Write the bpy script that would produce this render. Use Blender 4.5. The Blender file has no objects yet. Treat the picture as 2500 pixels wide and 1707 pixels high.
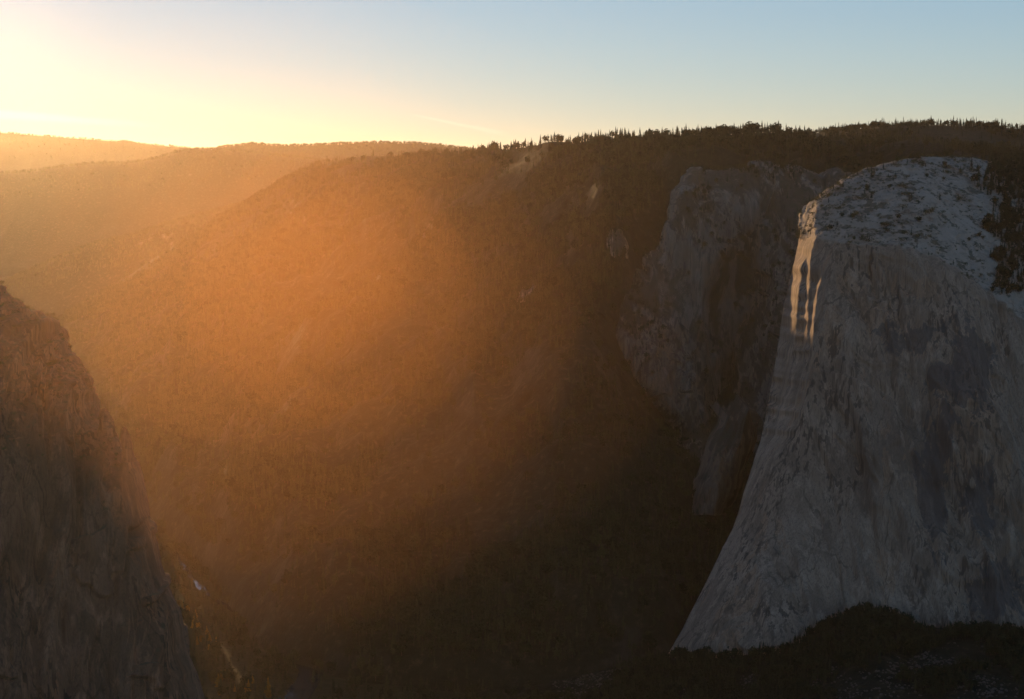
import bpy, math, random
import numpy as np
from mathutils import Vector

random.seed(7)
RNG = np.random.default_rng(11)
C = bpy.context.scene.collection
R = math.radians
scene = bpy.context.scene

# ------------------------------------------------------------------ camera
CAM_Z = 1080.0
F = 4665.0                     # focal length in photo pixels (2500 wide)
PITCH = math.atan(463.0 / F)   # looking slightly down
cam_d = bpy.data.cameras.new('camera')
cam = bpy.data.objects.new('camera', cam_d)
C.objects.link(cam)
cam.location = (0, 0, CAM_Z)
cam.rotation_euler = (math.pi / 2 - PITCH, 0, 0)
cam_d.sensor_fit = 'HORIZONTAL'
cam_d.angle = 2 * math.atan(1250 / F)
cam_d.clip_start = 1.0
cam_d.clip_end = 200000.0
scene.camera = cam

# ------------------------------------------------------------------ sun and sky
SUN_EL = R(4.25)
SUN_AZ = R(-15.2)              # measured from +Y towards +X
sun_vec = Vector((math.sin(SUN_AZ) * math.cos(SUN_EL), math.cos(SUN_AZ) * math.cos(SUN_EL), math.sin(SUN_EL)))

world = bpy.data.worlds.new('World')
scene.world = world
world.use_nodes = True
wt = world.node_tree
wt.nodes.clear()
w_out = wt.nodes.new('ShaderNodeOutputWorld')
w_bg = wt.nodes.new('ShaderNodeBackground')
w_sky = wt.nodes.new('ShaderNodeTexSky')
w_sky.sky_type = 'NISHITA'
w_sky.sun_disc = False
w_sky.sun_elevation = SUN_EL
w_sky.sun_rotation = SUN_AZ
w_sky.altitude = 1500
w_sky.air_density = 0.9
w_sky.dust_density = 0.25
w_sky.ozone_density = 3.0
w_bg.inputs['Strength'].default_value = 0.13
# thin cirrus: a contrail over the ridge and a bright bank under the sun, by direction in the sky
def wmath(op, a, b=0.0):
    nd = wt.nodes.new('ShaderNodeMath'); nd.operation = op
    for s_, v_ in zip(nd.inputs, (a, b)):
        if isinstance(v_, bpy.types.NodeSocket): wt.links.new(v_, s_)
        else: s_.default_value = v_
    return nd.outputs[0]
def wstep(f, a, b):
    nd = wt.nodes.new('ShaderNodeMapRange'); nd.interpolation_type = 'SMOOTHSTEP'
    wt.links.new(f, nd.inputs['Value']); nd.inputs['From Min'].default_value = a; nd.inputs['From Max'].default_value = b
    return nd.outputs[0]
w_tc = wt.nodes.new('ShaderNodeTexCoord'); w_sp = wt.nodes.new('ShaderNodeSeparateXYZ')
wt.links.new(w_tc.outputs['Generated'], w_sp.inputs[0])
w_az = wmath('ARCTAN2', w_sp.outputs['X'], w_sp.outputs['Y'])
w_el = wmath('ARCSINE', w_sp.outputs['Z'])
w_cn = wt.nodes.new('ShaderNodeTexNoise'); w_cm = wt.nodes.new('ShaderNodeMapping')
w_cm.inputs['Scale'].default_value = (40, 40, 400)
wt.links.new(w_tc.outputs['Generated'], w_cm.inputs[0]); wt.links.new(w_cm.outputs[0], w_cn.inputs[0])
w_cn.inputs['Scale'].default_value = 1.0; w_cn.inputs['Detail'].default_value = 4
def streak(a0, e0, a1, e1, w0, w1, fade0, fade1):
    sl = (e1 - e0) / (a1 - a0)
    t = wmath('DIVIDE', wmath('SUBTRACT', w_az, a0), a1 - a0)
    wid = wmath('ADD', wmath('MULTIPLY', t, w1 - w0), w0)
    off = wmath('ADD', wmath('SUBTRACT', w_el, wmath('ADD', wmath('MULTIPLY', wmath('SUBTRACT', w_az, a0), sl), e0)), wmath('MULTIPLY', wmath('SUBTRACT', w_cn.outputs['Fac'], 0.5), 0.0016))
    m = wmath('SUBTRACT', 1.0, wstep(wmath('DIVIDE', wmath('ABSOLUTE', off), wmath('MAXIMUM', wid, 0.0002)), 0.1, 1.0))
    m = wmath('MULTIPLY', m, wstep(t, *fade0))
    return wmath('MULTIPLY', m, wmath('SUBTRACT', 1.0, wstep(t, *fade1)))
w_c = wmath('ADD', wmath('MULTIPLY', streak(-0.064, 0.0258, -0.004, 0.0135, 0.0004, 0.0022, (0.0, 0.5), (0.85, 1.1)), 0.08),
            wmath('MULTIPLY', streak(-0.30, 0.0255, -0.17, 0.0165, 0.0042, 0.0022, (-0.6, 0.0), (0.5, 1.0)), 0.16))
w_mul = wt.nodes.new('ShaderNodeVectorMath'); w_mul.operation = 'SCALE'
w_gam = wt.nodes.new('ShaderNodeGamma'); w_gam.inputs['Gamma'].default_value = 0.60
w_sat = wt.nodes.new('ShaderNodeHueSaturation'); w_sat.inputs['Saturation'].default_value = 1.10
wt.links.new(w_sky.outputs[0], w_gam.inputs['Color']); wt.links.new(w_gam.outputs[0], w_sat.inputs['Color'])
w_wb = wt.nodes.new('ShaderNodeVectorMath'); w_wb.operation = 'MULTIPLY'
w_wb.inputs[1].default_value = (1.0, 0.955, 1.0)
wt.links.new(w_sat.outputs[0], w_wb.inputs[0]); wt.links.new(w_wb.outputs[0], w_mul.inputs[0]); wt.links.new(wmath('MULTIPLY', wmath('ADD', w_c, 1.0), 1.90), w_mul.inputs['Scale'])
wt.links.new(w_mul.outputs[0], w_bg.inputs['Color'])
wt.links.new(w_bg.outputs[0], w_out.inputs['Surface'])

sun_d = bpy.data.lights.new('sun', 'SUN')
sun_d.energy = 5.0
sun_d.angle = R(0.5)
sun_d.color = (1.0, 0.58, 0.24)
sun = bpy.data.objects.new('sun', sun_d)
C.objects.link(sun)
sun.rotation_euler = sun_vec.to_track_quat('Z', 'Y').to_euler()

scene.view_settings.view_transform = 'Standard'
scene.view_settings.look = 'None'
scene.view_settings.exposure = 0.0
scene.view_settings.gamma = 1.0
scene.view_settings.use_curve_mapping = False
scene.render.engine = 'CYCLES'
scene.cycles.use_denoising = True
scene.cycles.volume_bounces = 0
scene.cycles.use_adaptive_sampling = True
scene.cycles.adaptive_threshold = 0.015
scene.cycles.max_bounces = 5
scene.cycles.diffuse_bounces = 3
scene.cycles.transparent_max_bounces = 8

HAZE_DENSITY = 2.8e-6
GLOW_SMOKE_DENSITY = 4.4e-5
HAZE_G = 0.72
SUN_GLOW_DENSITY = 2.2e-7
HAZE_COLOR = (1.0, 0.92, 0.80)

# ------------------------------------------------------------------ helpers
CP, SP = math.cos(PITCH), math.sin(PITCH)

def P(px, py, D):
    """world point seen at photo pixel (px, py), D metres ahead of the viewpoint"""
    px = np.asarray(px, float); py = np.asarray(py, float); D = np.asarray(D, float)
    u = (px - 1250.0) / F
    v = (853.5 - py) / F
    dy = CP + v * SP
    dz = -SP + v * CP
    k = D / dy
    return np.stack(np.broadcast_arrays(u * k, D, CAM_Z + dz * k), -1)

def _hash(ix, iy, iz, seed):
    h = (ix * 374761393 + iy * 668265263 + iz * 2147483647 + seed * 144665) & 0xffffffff
    h = ((h ^ (h >> 13)) * 1274126177) & 0xffffffff
    h = ((h ^ (h >> 16)) * 2246822519) & 0xffffffff
    return ((h ^ (h >> 15)) & 0xffff).astype(np.float32) / 32767.5 - 1.0

def vnoise(x, y, z=None, seed=0):
    x = np.asarray(x, np.float64); y = np.asarray(y, np.float64)
    z = np.zeros_like(x) if z is None else np.asarray(z, np.float64)
    fx, fy, fz = np.floor(x), np.floor(y), np.floor(z)
    ix, iy, iz = fx.astype(np.int64), fy.astype(np.int64), fz.astype(np.int64)
    tx, ty, tz = x - fx, y - fy, z - fz
    tx = tx * tx * (3 - 2 * tx); ty = ty * ty * (3 - 2 * ty); tz = tz * tz * (3 - 2 * tz)
    r = 0
    for a in (0, 1):
        wx = tx if a else 1 - tx
        for b in (0, 1):
            wy = ty if b else 1 - ty
            for c in (0, 1):
                wz = tz if c else 1 - tz
                r = r + wx * wy * wz * _hash(ix + a, iy + b, iz + c, seed)
    return r

def fbm(x, y, z=None, octaves=4, seed=0, gain=0.5, ridged=False):
    z = np.zeros_like(np.asarray(x, float)) if z is None else z
    r, a, f = 0, 1.0, 1.0
    for o in range(octaves):
        n = vnoise(x * f, y * f, z * f, seed + o * 17)
        if ridged:
            n = 1 - 2 * np.abs(n)
        r = r + a * n
        a *= gain; f *= 2.03
    return r

def smooth(g, k, axis):
    """box-blur a grid along an axis, edges held"""
    for _ in range(2):
        pad = [(0, 0)] * g.ndim
        pad[axis] = (k, k)
        q = np.pad(g, pad, mode='reflect', reflect_type='odd')
        c = np.cumsum(q, axis=axis)
        n = g.shape[axis]
        hi = np.take(c, np.arange(2 * k, 2 * k + n), axis=axis)
        lo = np.take(c, np.arange(0, n), axis=axis)
        first = np.take(q, np.arange(0, n), axis=axis)
        g = (hi - lo + first) / (2 * k + 1)
    return g

def grid_normals(G):
    du = np.gradient(G, axis=1)
    dv = np.gradient(G, axis=0)
    n = np.cross(du, dv)
    n /= np.linalg.norm(n, axis=-1, keepdims=True) + 1e-9
    return n

def sstep(a, b, x):
    t = np.clip((x - a) / (b - a), 0, 1)
    return t * t * (3 - 2 * t)

def tag(o, label=None, cat=None, group=None, kind=None):
    if label: o['label'] = label
    if cat: o['category'] = cat
    if group: o['group'] = group
    if kind: o['kind'] = kind
    return o

def raw_mesh(name, verts, faces_flat, face_len, smooth_shade=True):
    me = bpy.data.meshes.new(name)
    verts = np.asarray(verts, np.float32).reshape(-1, 3)
    me.vertices.add(len(verts))
    me.vertices.foreach_set('co', verts.ravel())
    faces_flat = np.asarray(faces_flat, np.int32).ravel()
    n = len(faces_flat) // face_len
    me.loops.add(len(faces_flat))
    me.loops.foreach_set('vertex_index', faces_flat)
    me.polygons.add(n)
    me.polygons.foreach_set('loop_start', np.arange(0, n * face_len, face_len, dtype=np.int32))
    try:
        me.polygons.foreach_set('loop_total', np.full(n, face_len, np.int32))
    except Exception:
        pass
    if smooth_shade:
        me.polygons.foreach_set('use_smooth', np.ones(n, bool))
    me.update(calc_edges=True)
    return me

def sheet(name, G, mat, parent=None, attr=None):
    """grid of world points -> one mesh object"""
    nv, nu, _ = G.shape
    i = np.arange((nv - 1) * (nu - 1))
    a = (i // (nu - 1)) * nu + i % (nu - 1)
    q = np.stack([a, a + 1, a + nu + 1, a + nu], -1)
    me = raw_mesh(name, G.reshape(-1, 3), q, 4)
    if attr is not None:
        at = me.attributes.new('bare_top', 'FLOAT', 'POINT')
        at.data.foreach_set('value', np.broadcast_to(attr, G.shape[:2]).astype(np.float32).ravel())
    me.materials.append(mat)
    o = bpy.data.objects.new(name, me)
    C.objects.link(o)
    o.parent = parent
    return o

def columns_to_grid(cols, nu, nv, su=6, sv=4, weights=None):
    """cols: list of columns, each a list of (px, py, D) with equal row counts -> (nv, nu, 3) grid of (px,py,D)"""
    A = np.array(cols, float)                 # (ncol, nrow, 3)
    nc, nr, _ = A.shape
    # spread columns evenly in picture width, rows in picture height
    uc = np.concatenate([[0], np.cumsum(np.maximum(60, np.abs(np.diff(A[:, :, 0].mean(1)))))]); uc /= uc[-1]
    if weights is None:
        dv = np.maximum(40, np.abs(np.diff(A[:, :, 1], axis=1)).mean(0))
    else:
        dv = np.array(weights, float)
    vr = np.concatenate([[0], np.cumsum(dv)]); vr /= vr[-1]
    u = np.linspace(0, 1, nu); v = np.linspace(0, 1, nv)
    B = np.zeros((nu, nr, 3))
    for r in range(nr):
        for k in range(3):
            B[:, r, k] = np.interp(u, uc, A[:, r, k])
    B = smooth(B, su, 0)
    G = np.zeros((nv, nu, 3))
    for k in range(3):
        for c in range(nu):
            G[:, c, k] = np.interp(v, vr, B[c, :, k])
    return smooth(G, sv, 0)

# ---- node helpers
class N:
    def __init__(self, name):
        self.m = bpy.data.materials.new(name)
        self.m.use_nodes = True
        self.t = self.m.node_tree
        self.t.nodes.clear()
        self.out = self.n('ShaderNodeOutputMaterial')
    def n(self, typ, **kw):
        nd = self.t.nodes.new(typ)
        for k, v in kw.items():
            setattr(nd, k, v)
        return nd
    def l(self, a, b):
        self.t.links.new(a, b)
    def val(self, sock, v):
        if isinstance(v, bpy.types.NodeSocket):
            self.l(v, sock)
        else:
            sock.default_value = v
    def coords(self, scale=(1, 1, 1), rot=(0, 0, 0)):
        g = self.n('ShaderNodeNewGeometry')
        mp = self.n('ShaderNodeMapping')
        mp.inputs['Scale'].default_value = scale
        mp.inputs['Rotation'].default_value = rot
        self.l(g.outputs['Position'], mp.inputs['Vector'])
        return mp.outputs[0]
    def noise(self, vec, scale, detail=5, rough=0.55, dist=0.0):
        nd = self.n('ShaderNodeTexNoise')
        self.l(vec, nd.inputs['Vector'])
        nd.inputs['Scale'].default_value = scale
        nd.inputs['Detail'].default_value = detail
        nd.inputs['Roughness'].default_value = rough
        nd.inputs['Distortion'].default_value = dist
        return nd.outputs['Fac']
    def ramp(self, fac, stops):
        nd = self.n('ShaderNodeValToRGB')
        e = nd.color_ramp.elements
        while len(e) < len(stops):
            e.new(0.5)
        for el, (p, c) in zip(e, stops):
            el.position = p
            el.color = (*c, 1) if len(c) == 3 else c
        self.l(fac, nd.inputs[0])
        return nd.outputs['Color']
    def step(self, fac, a, b):
        nd = self.n('ShaderNodeMapRange')
        nd.interpolation_type = 'SMOOTHSTEP'
        self.val(nd.inputs['Value'], fac)
        nd.inputs['From Min'].default_value = a
        nd.inputs['From Max'].default_value = b
        return nd.outputs[0]
    def mix(self, fac, a, b, mode='MIX'):
        nd = self.n('ShaderNodeMix', data_type='RGBA', blend_type=mode)
        self.val(nd.inputs[0], fac)
        for s, v in ((nd.inputs[6], a), (nd.inputs[7], b)):
            if isinstance(v, tuple) and len(v) == 3:
                v = (*v, 1)
            self.val(s, v)
        return nd.outputs[2]
    def math(self, op, a, b=0.0):
        nd = self.n('ShaderNodeMath', operation=op)
        self.val(nd.inputs[0], a)
        self.val(nd.inputs[1], b)
        return nd.outputs[0]
    def bump(self, h, dist, strength=1.0, normal=None):
        nd = self.n('ShaderNodeBump')
        self.l(h, nd.inputs['Height'])
        nd.inputs['Distance'].default_value = dist
        nd.inputs['Strength'].default_value = strength
        if normal is not None:
            self.l(normal, nd.inputs['Normal'])
        return nd.outputs[0]
    def bsdf(self, color, rough=0.9, spec=0.2, normal=None):
        b = self.n('ShaderNodeBsdfPrincipled')
        self.val(b.inputs['Base Color'], (*color, 1) if isinstance(color, tuple) else color)
        self.val(b.inputs['Roughness'], rough)
        b.inputs['Specular IOR Level'].default_value = spec
        if normal is not None:
            self.l(normal, b.inputs['Normal'])
        self.l(b.outputs[0], self.out.inputs['Surface'])
        return b
    def normal_z(self):
        g = self.n('ShaderNodeNewGeometry')
        s = self.n('ShaderNodeSeparateXYZ')
        self.l(g.outputs['True Normal'], s.inputs[0])
        return self.math('ABSOLUTE', s.outputs['Z'])

# ------------------------------------------------------------------ materials
def granite(name, tint=(1, 1, 1), diorite=None, streak=1.0, ledge_green=0.5, lightness=1.0, slab=0.0, veg=0.0, lean=0.0):
    m = N(name)
    base = m.coords()
    tall = m.coords((1, 1, 0.12), (0, lean, 0))
    taller = m.coords((1, 1, 0.022), (0, lean, 0))
    diag = m.coords((1, 1, 0.35), (0, R(35), 0))
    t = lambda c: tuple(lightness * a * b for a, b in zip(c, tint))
    big = m.noise(base, 0.005, 5, 0.6)
    col = m.ramp(big, [(0.32, t((0.17, 0.165, 0.165))), (0.5, t((0.25, 0.24, 0.235))), (0.68, t((0.30, 0.29, 0.29)))])
    # tan and pale scars with hard borders
    scar = m.noise(diag, 0.013, 8, 0.62, 0.9)
    col = m.mix(m.math('MULTIPLY', m.step(scar, 0.55, 0.585), 0.5), col, t((0.31, 0.24, 0.19)))
    scar2 = m.noise(tall, 0.028, 8, 0.66, 0.6)
    col = m.mix(m.math('MULTIPLY', m.step(scar2, 0.56, 0.64), 0.35), col, t((0.42, 0.41, 0.41)))
    soft = m.noise(m.coords((1, 1, 0.012), (0, lean, 0)), 0.030, 4, 0.55)
    col = m.mix(m.math('MULTIPLY', m.step(soft, 0.46, 0.62), 0.55), col, t((0.13, 0.125, 0.125)))
    soft2 = m.noise(m.coords((1, 1, 0.014), (0, lean, 0)), 0.055, 4, 0.55)
    col = m.mix(m.math('MULTIPLY', m.step(soft2, 0.54, 0.68), 0.6), col, t((0.38, 0.37, 0.37)))
    # water streaks
    fine = m.noise(taller, 0.10, 5, 0.6)
    where = m.step(m.noise(m.coords((1, 1, 0.3)), 0.007, 5, 0.6), 0.46, 0.60)
    col = m.mix(m.math('MULTIPLY', m.math('MULTIPLY', m.step(fine, 0.52, 0.58), where), 0.8 * streak), col, t((0.06, 0.06, 0.065)))
    thread = m.noise(m.coords((1, 1, 0.02), (0, lean, 0)), 0.40, 4, 0.6)
    col = m.mix(m.math('MULTIPLY', m.step(thread, 0.50, 0.58), 0.35), col, t((0.10, 0.095, 0.095)))
    # cracks and corners
    for (sc, wid, k, vec) in ((0.011, 0.022, 0.5, m.coords((1, 1, 0.28), (0, lean + R(8), 0))), (0.03, 0.028, 0.32, m.coords((1, 1, 0.22), (0, lean - R(6), 0)))):
        wv = m.n('ShaderNodeVectorMath', operation='ADD')
        nz = m.n('ShaderNodeTexNoise'); m.l(vec, nz.inputs['Vector']); nz.inputs['Scale'].default_value = sc * 3; nz.inputs['Detail'].default_value = 5
        sc_ = m.n('ShaderNodeVectorMath', operation='SCALE'); m.l(nz.outputs['Color'], sc_.inputs[0]); sc_.inputs['Scale'].default_value = 0.5 / sc
        m.l(vec, wv.inputs[0]); m.l(sc_.outputs[0], wv.inputs[1])
        vo = m.n('ShaderNodeTexVoronoi', feature='DISTANCE_TO_EDGE'); m.l(wv.outputs[0], vo.inputs['Vector']); vo.inputs['Scale'].default_value = sc
        line = m.math('SUBTRACT', 1.0, m.step(vo.outputs['Distance'], wid * 0.4, wid))
        line = m.math('MULTIPLY', line, m.step(m.noise(base, 0.02, 4), 0.42, 0.58))
        col = m.mix(m.math('MULTIPLY', line, k), col, t((0.05, 0.048, 0.048)))
    if diorite:
        dn = m.noise(m.coords((1, 1, 0.4)), 0.016, 9, 0.7, 0.8)
        tot = None
        for (c, rx, rz) in diorite:
            vm = m.n('ShaderNodeMapping', vector_type='POINT')
            vm.inputs['Location'].default_value = (-c[0] / rx, 0, -c[2] / rz)
            vm.inputs['Scale'].default_value = (1 / rx, 0, 1 / rz)
            g = m.n('ShaderNodeNewGeometry')
            m.l(g.outputs['Position'], vm.inputs[0])
            ln = m.n('ShaderNodeVectorMath', operation='LENGTH')
            m.l(vm.outputs[0], ln.inputs[0])
            d = m.math('ADD', ln.outputs['Value'], m.math('MULTIPLY', m.math('SUBTRACT', dn, 0.5), 5.0))
            k = m.math('SUBTRACT', 1.0, m.step(d, 0.86, 1.0))
            tot = k if tot is None else m.math('MAXIMUM', tot, k)
        col = m.mix(m.math('MULTIPLY', tot, 0.62), col, (0.07, 0.068, 0.07))
    if slab:
        at = m.n('ShaderNodeAttribute', attribute_name='bare_top')
        top = m.math('MULTIPLY', m.step(m.math('ADD', at.outputs['Fac'], m.math('MULTIPLY', m.math('SUBTRACT', m.noise(base, 0.03, 6, 0.65), 0.5), 1.2)), 0.4, 0.6), m.step(m.noise(m.coords((1, 1, 1.4)), 0.018, 8, 0.66), 0.34, 0.48))
        col = m.mix(m.math('MULTIPLY', top, slab), col, (0.42, 0.35, 0.29))
        col = m.mix(m.math('MULTIPLY', m.math('MULTIPLY', at.outputs['Fac'], m.step(m.noise(m.coords((1, 1, 1.6)), 0.030, 8, 0.68), 0.54, 0.58)), 0.8), col, (0.07, 0.066, 0.045))
    if veg:
        vg = m.step(m.math('ADD', m.noise(diag, 0.010, 8, 0.66), m.math('MULTIPLY', m.step(m.normal_z(), 0.2, 0.6), 0.12)), 0.54, 0.60)
        col = m.mix(m.math('MULTIPLY', vg, veg), col, (0.035, 0.034, 0.022))
    flat = m.step(m.normal_z(), 0.55, 0.8)
    scrub = m.math('MULTIPLY', flat, m.step(m.noise(base, 0.05, 5), 0.48, 0.6))
    col = m.mix(m.math('MULTIPLY', scrub, ledge_green), col, (0.06, 0.058, 0.035))
    h = m.math('ADD', m.noise(tall, 0.10, 8, 0.7), m.math('MULTIPLY', m.noise(taller, 0.25, 5), 0.6))
    nb = m.bump(h, 6.0, 0.6)
    m.bsdf(col, 0.88, 0.2, nb)
    return m.m

def forest_floor(name, rock=0.6, green=(0.022, 0.026, 0.016), stone=(0.17, 0.16, 0.155)):
    m = N(name)
    base = m.coords()
    n1 = m.noise(base, 0.005, 7, 0.62)
    n2 = m.noise(base, 0.05, 6, 0.65)
    col = m.ramp(n2, [(0.3, tuple(a * 0.7 for a in green)), (0.55, green), (0.75, (0.065, 0.055, 0.035))])
    steep = m.math('SUBTRACT', 1.0, m.step(m.normal_z(), 0.55, 0.82))
    k = m.math('MULTIPLY', m.step(m.math('ADD', n1, m.math('MULTIPLY', steep, 0.20)), 0.68, 0.80), rock)
    grain = m.mix(m.step(m.noise(m.coords((1, 1, 0.2)), 0.08, 6), 0.35, 0.65), tuple(a * 0.6 for a in stone), stone)
    col = m.mix(k, col, grain)
    nb = m.bump(m.noise(base, 0.06, 8, 0.65), 14.0, 0.7)
    m.bsdf(col, 0.95, 0.1, nb)
    return m.m

def foliage(name, c1, c2):
    m = N(name)
    oi = m.n('ShaderNodeObjectInfo')
    tc = m.n('ShaderNodeTexCoord')
    nz = m.noise(tc.outputs['Object'], 6.0, 3)
    f = m.math('ADD', m.math('MULTIPLY', oi.outputs['Random'], 0.7), m.math('MULTIPLY', nz, 0.4))
    col = m.ramp(f, [(0.15, c1), (0.85, c2)])
    d = m.bsdf(col, 0.9, 0.1)
    tr = m.n('ShaderNodeBsdfTranslucent')
    m.l(col, tr.inputs['Color'])
    mx = m.n('ShaderNodeMixShader')
    mx.inputs[0].default_value = 0.12
    m.l(d.outputs[0], mx.inputs[1]); m.l(tr.outputs[0], mx.inputs[2])
    m.l(mx.outputs[0], m.out.inputs['Surface'])
    return m.m

def simple(name, c, rough=0.9, spec=0.2):
    m = N(name)
    n = m.noise(m.coords(), 0.4, 5)
    m.bsdf(m.mix(n, tuple(a * 0.6 for a in c), tuple(a * 1.3 for a in c)), rough, spec)
    return m.m

NA = P(2290, 1170, 3600); NB = P(2330, 950, 3600); NC = P(2290, 850, 3600); ND = P(2440, 1440, 3550); NE = P(2420, 900, 3560); NF = P(2400, 1250, 3560)
M_captain = granite('granite_captain', (1.28, 0.90, 0.66), diorite=[(NA, 38, 130), (NB, 50, 60), (NC, 60, 40), (ND, 60, 45), (NE, 55, 70), (NF, 40, 60)], lightness=1.05, slab=0.62, ledge_green=0.3)
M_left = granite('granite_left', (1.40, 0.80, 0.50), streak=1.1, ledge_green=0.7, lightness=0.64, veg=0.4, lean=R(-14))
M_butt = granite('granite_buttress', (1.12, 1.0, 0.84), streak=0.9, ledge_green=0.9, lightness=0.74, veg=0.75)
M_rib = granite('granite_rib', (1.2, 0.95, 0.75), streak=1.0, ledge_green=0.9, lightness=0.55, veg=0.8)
M_slope = forest_floor('forest_slope', 0.2, stone=(0.13, 0.12, 0.11))
M_far = forest_floor('far_slope', 0.35)
M_talus = forest_floor('talus_slope', 0.8, (0.016, 0.020, 0.012), (0.13, 0.125, 0.12))
M_floor = forest_floor('valley_ground', 0.25, (0.03, 0.034, 0.016), (0.14, 0.12, 0.08))
M_gtop = forest_floor('granite_hill', 0.9, (0.03, 0.034, 0.02), (0.33, 0.32, 0.31))
M_conifer = foliage('conifer_needles', (0.014, 0.022, 0.011), (0.042, 0.050, 0.024))
M_scrub = foliage('scrub_leaves', (0.030, 0.040, 0.016), (0.085, 0.080, 0.034))
M_gold = foliage('golden_leaves', (0.13, 0.075, 0.014), (0.26, 0.155, 0.028))
M_bark = simple('bark', (0.07, 0.05, 0.035))
M_snag = simple('bleached_wood', (0.30, 0.27, 0.24))
M_rock = simple('boulder_stone', (0.09, 0.08, 0.072))
mw = N('river_water')
mw.bsdf((0.02, 0.03, 0.035), 0.06, 0.5, mw.bump(mw.noise(mw.coords(), 0.25, 4), 0.12, 0.5))
M_water = mw.m
M_road = simple('road_asphalt', (0.16, 0.15, 0.14))

# ------------------------------------------------------------------ setting: ground to the horizon
SHEETS = {}
gx = np.linspace(-60000, 60000, 3); gy = np.linspace(-20000, 100000, 3)
G = np.stack(np.meshgrid(gx, gy), -1)
G = np.concatenate([G, np.full(G.shape[:2] + (1,), -60.0)], -1)
tag(sheet('ground', G, M_far), 'dark low ground reaching out under the far hills', 'ground', kind='structure')

# ---- valley floor
def build_floor():
    nu, nv = 220, 220
    x = np.linspace(-1600, 1400, nu); y = np.linspace(2300, 7500, nv)
    X, Y = np.meshgrid(x, y)
    Z = 3 * fbm(X / 300, Y / 300, octaves=4, seed=3) - 0.004 * np.maximum(0, Y - 4200)
    G = np.stack([X, Y, Z], -1)
    SHEETS['floor'] = G
    tag(sheet('valley_floor', G, M_floor), 'dark wooded valley floor at the foot of the slopes', 'valley floor', kind='structure')
build_floor()

# ---- the long forested valley side
def build_main():
    B = lambda px, rows: [(px, *rows[0])] + [(px, *r) for r in rows]   # first row doubled, replaced below
    spec = {
        -260: [(980, 11600), (1000, 10900), (1030, 10200), (1060, 9500), (1090, 8800), (1120, 8200), (1150, 7700)],
        0:    [(862, 11300), (895, 10500), (930, 9700), (970, 9000), (1020, 8300), (1080, 7500), (1150, 6900)],
        140:  [(778, 11400), (815, 10200), (860, 9500), (930, 8700), (1010, 7800), (1080, 7200), (1165, 6600)],
        335:  [(655, 11100), (710, 9800), (780, 9150), (880, 8300), (1000, 7300), (1130, 6500), (1270, 5750)],
        480:  [(560, 11000), (620, 10100), (710, 8700), (840, 7700), (1000, 6700), (1200, 5600), (1400, 4950)],
        600:  [(500, 10900), (560, 10000), (680, 8400), (850, 7100), (1070, 5750), (1350, 4750), (1560, 4150)],
        720:  [(420, 10700), (480, 9800), (640, 8300), (850, 6600), (1110, 5250), (1430, 4400), (1610, 3980)],
        850:  [(380, 10500), (440, 9500), (600, 7900), (850, 6100), (1150, 4950), (1500, 4170), (1650, 3860)],
        1000: [(376, 9700), (440, 8600), (600, 7200), (850, 5700), (1150, 4760), (1500, 4080), (1670, 3810)],
        1160: [(366, 8500), (435, 7200), (600, 6300), (850, 5400), (1150, 4640), (1500, 4010), (1685, 3770)],
        1300: [(350, 7200), (430, 6600), (600, 5850), (850, 5150), (1150, 4540), (1500, 3970), (1690, 3740)],
        1450: [(338, 6700), (425, 6150), (600, 5550), (850, 5000), (1150, 4470), (1500, 3930), (1695, 3720)],
        1650: [(325, 6300), (400, 5850), (560, 5760), (850, 5600), (1150, 4750), (1500, 4000), (1695, 3750)],
        1900: [(325, 6150), (390, 5850), (480, 5800), (850, 5750), (1150, 5000), (1500, 4200), (1700, 3850)],
        2200: [(345, 6300), (385, 5800), (460, 5560), (800, 5450), (1150, 5000), (1500, 4400), (1700, 4000)],
        2500: [(372, 6400), (400, 5900), (460, 5600), (800, 5500), (1150, 5200), (1500, 4600), (1700, 4200)],
        3000: [(400, 6500), (420, 6000), (460, 5700), (800, 5600), (1150, 5300), (1500, 4800), (1700, 4400)],
    }
    cols = []
    for px, rows in spec.items():
        top = rows[0]
        cols.append([(px, top[0] + 30 + 0.02 * px, top[1] + 900)] + [(px, a, b) for a, b in rows])
    g = columns_to_grid(cols, 900, 620, 10, 5, weights=[60, 90, 150, 220, 280, 320, 190])
    W = P(g[..., 0], g[..., 1], g[..., 2])
    X, Y, Z = W[..., 0].copy(), W[..., 1].copy(), W[..., 2].copy()
    v = np.linspace(0, 1, W.shape[0])[:, None]
    amp = sstep(0.03, 0.2, v) * (1 - 0.7 * sstep(0.82, 1.0, v))
    # gullies and spurs run down the slope
    gul = fbm(X / 330 + 0.10 * Y / 330, Y / 1500, octaves=4, seed=21, ridged=True)
    n = fbm(X / 420, Y / 420, octaves=5, seed=5)
    W[..., 2] += amp * (46 * gul + 62 * n) + (1 - amp) * 10 * fbm(X / 150, Y / 150, octaves=3, seed=9)
    # bands of cliff
    cl = fbm(X / 260, Z / 240, Y / 500, octaves=4, seed=31)
    W[..., 1] -= amp * 45 * sstep(0.15, 0.5, cl)
    W[..., 2] -= 70 * sstep(0.94, 1.0, v)
    SHEETS['main'] = W
    o = sheet('forested_hill', W, M_slope)
    tag(o, 'long forested valley side rising from the dark floor to the tree-lined skyline', 'hill', kind='structure')
build_main()

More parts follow.
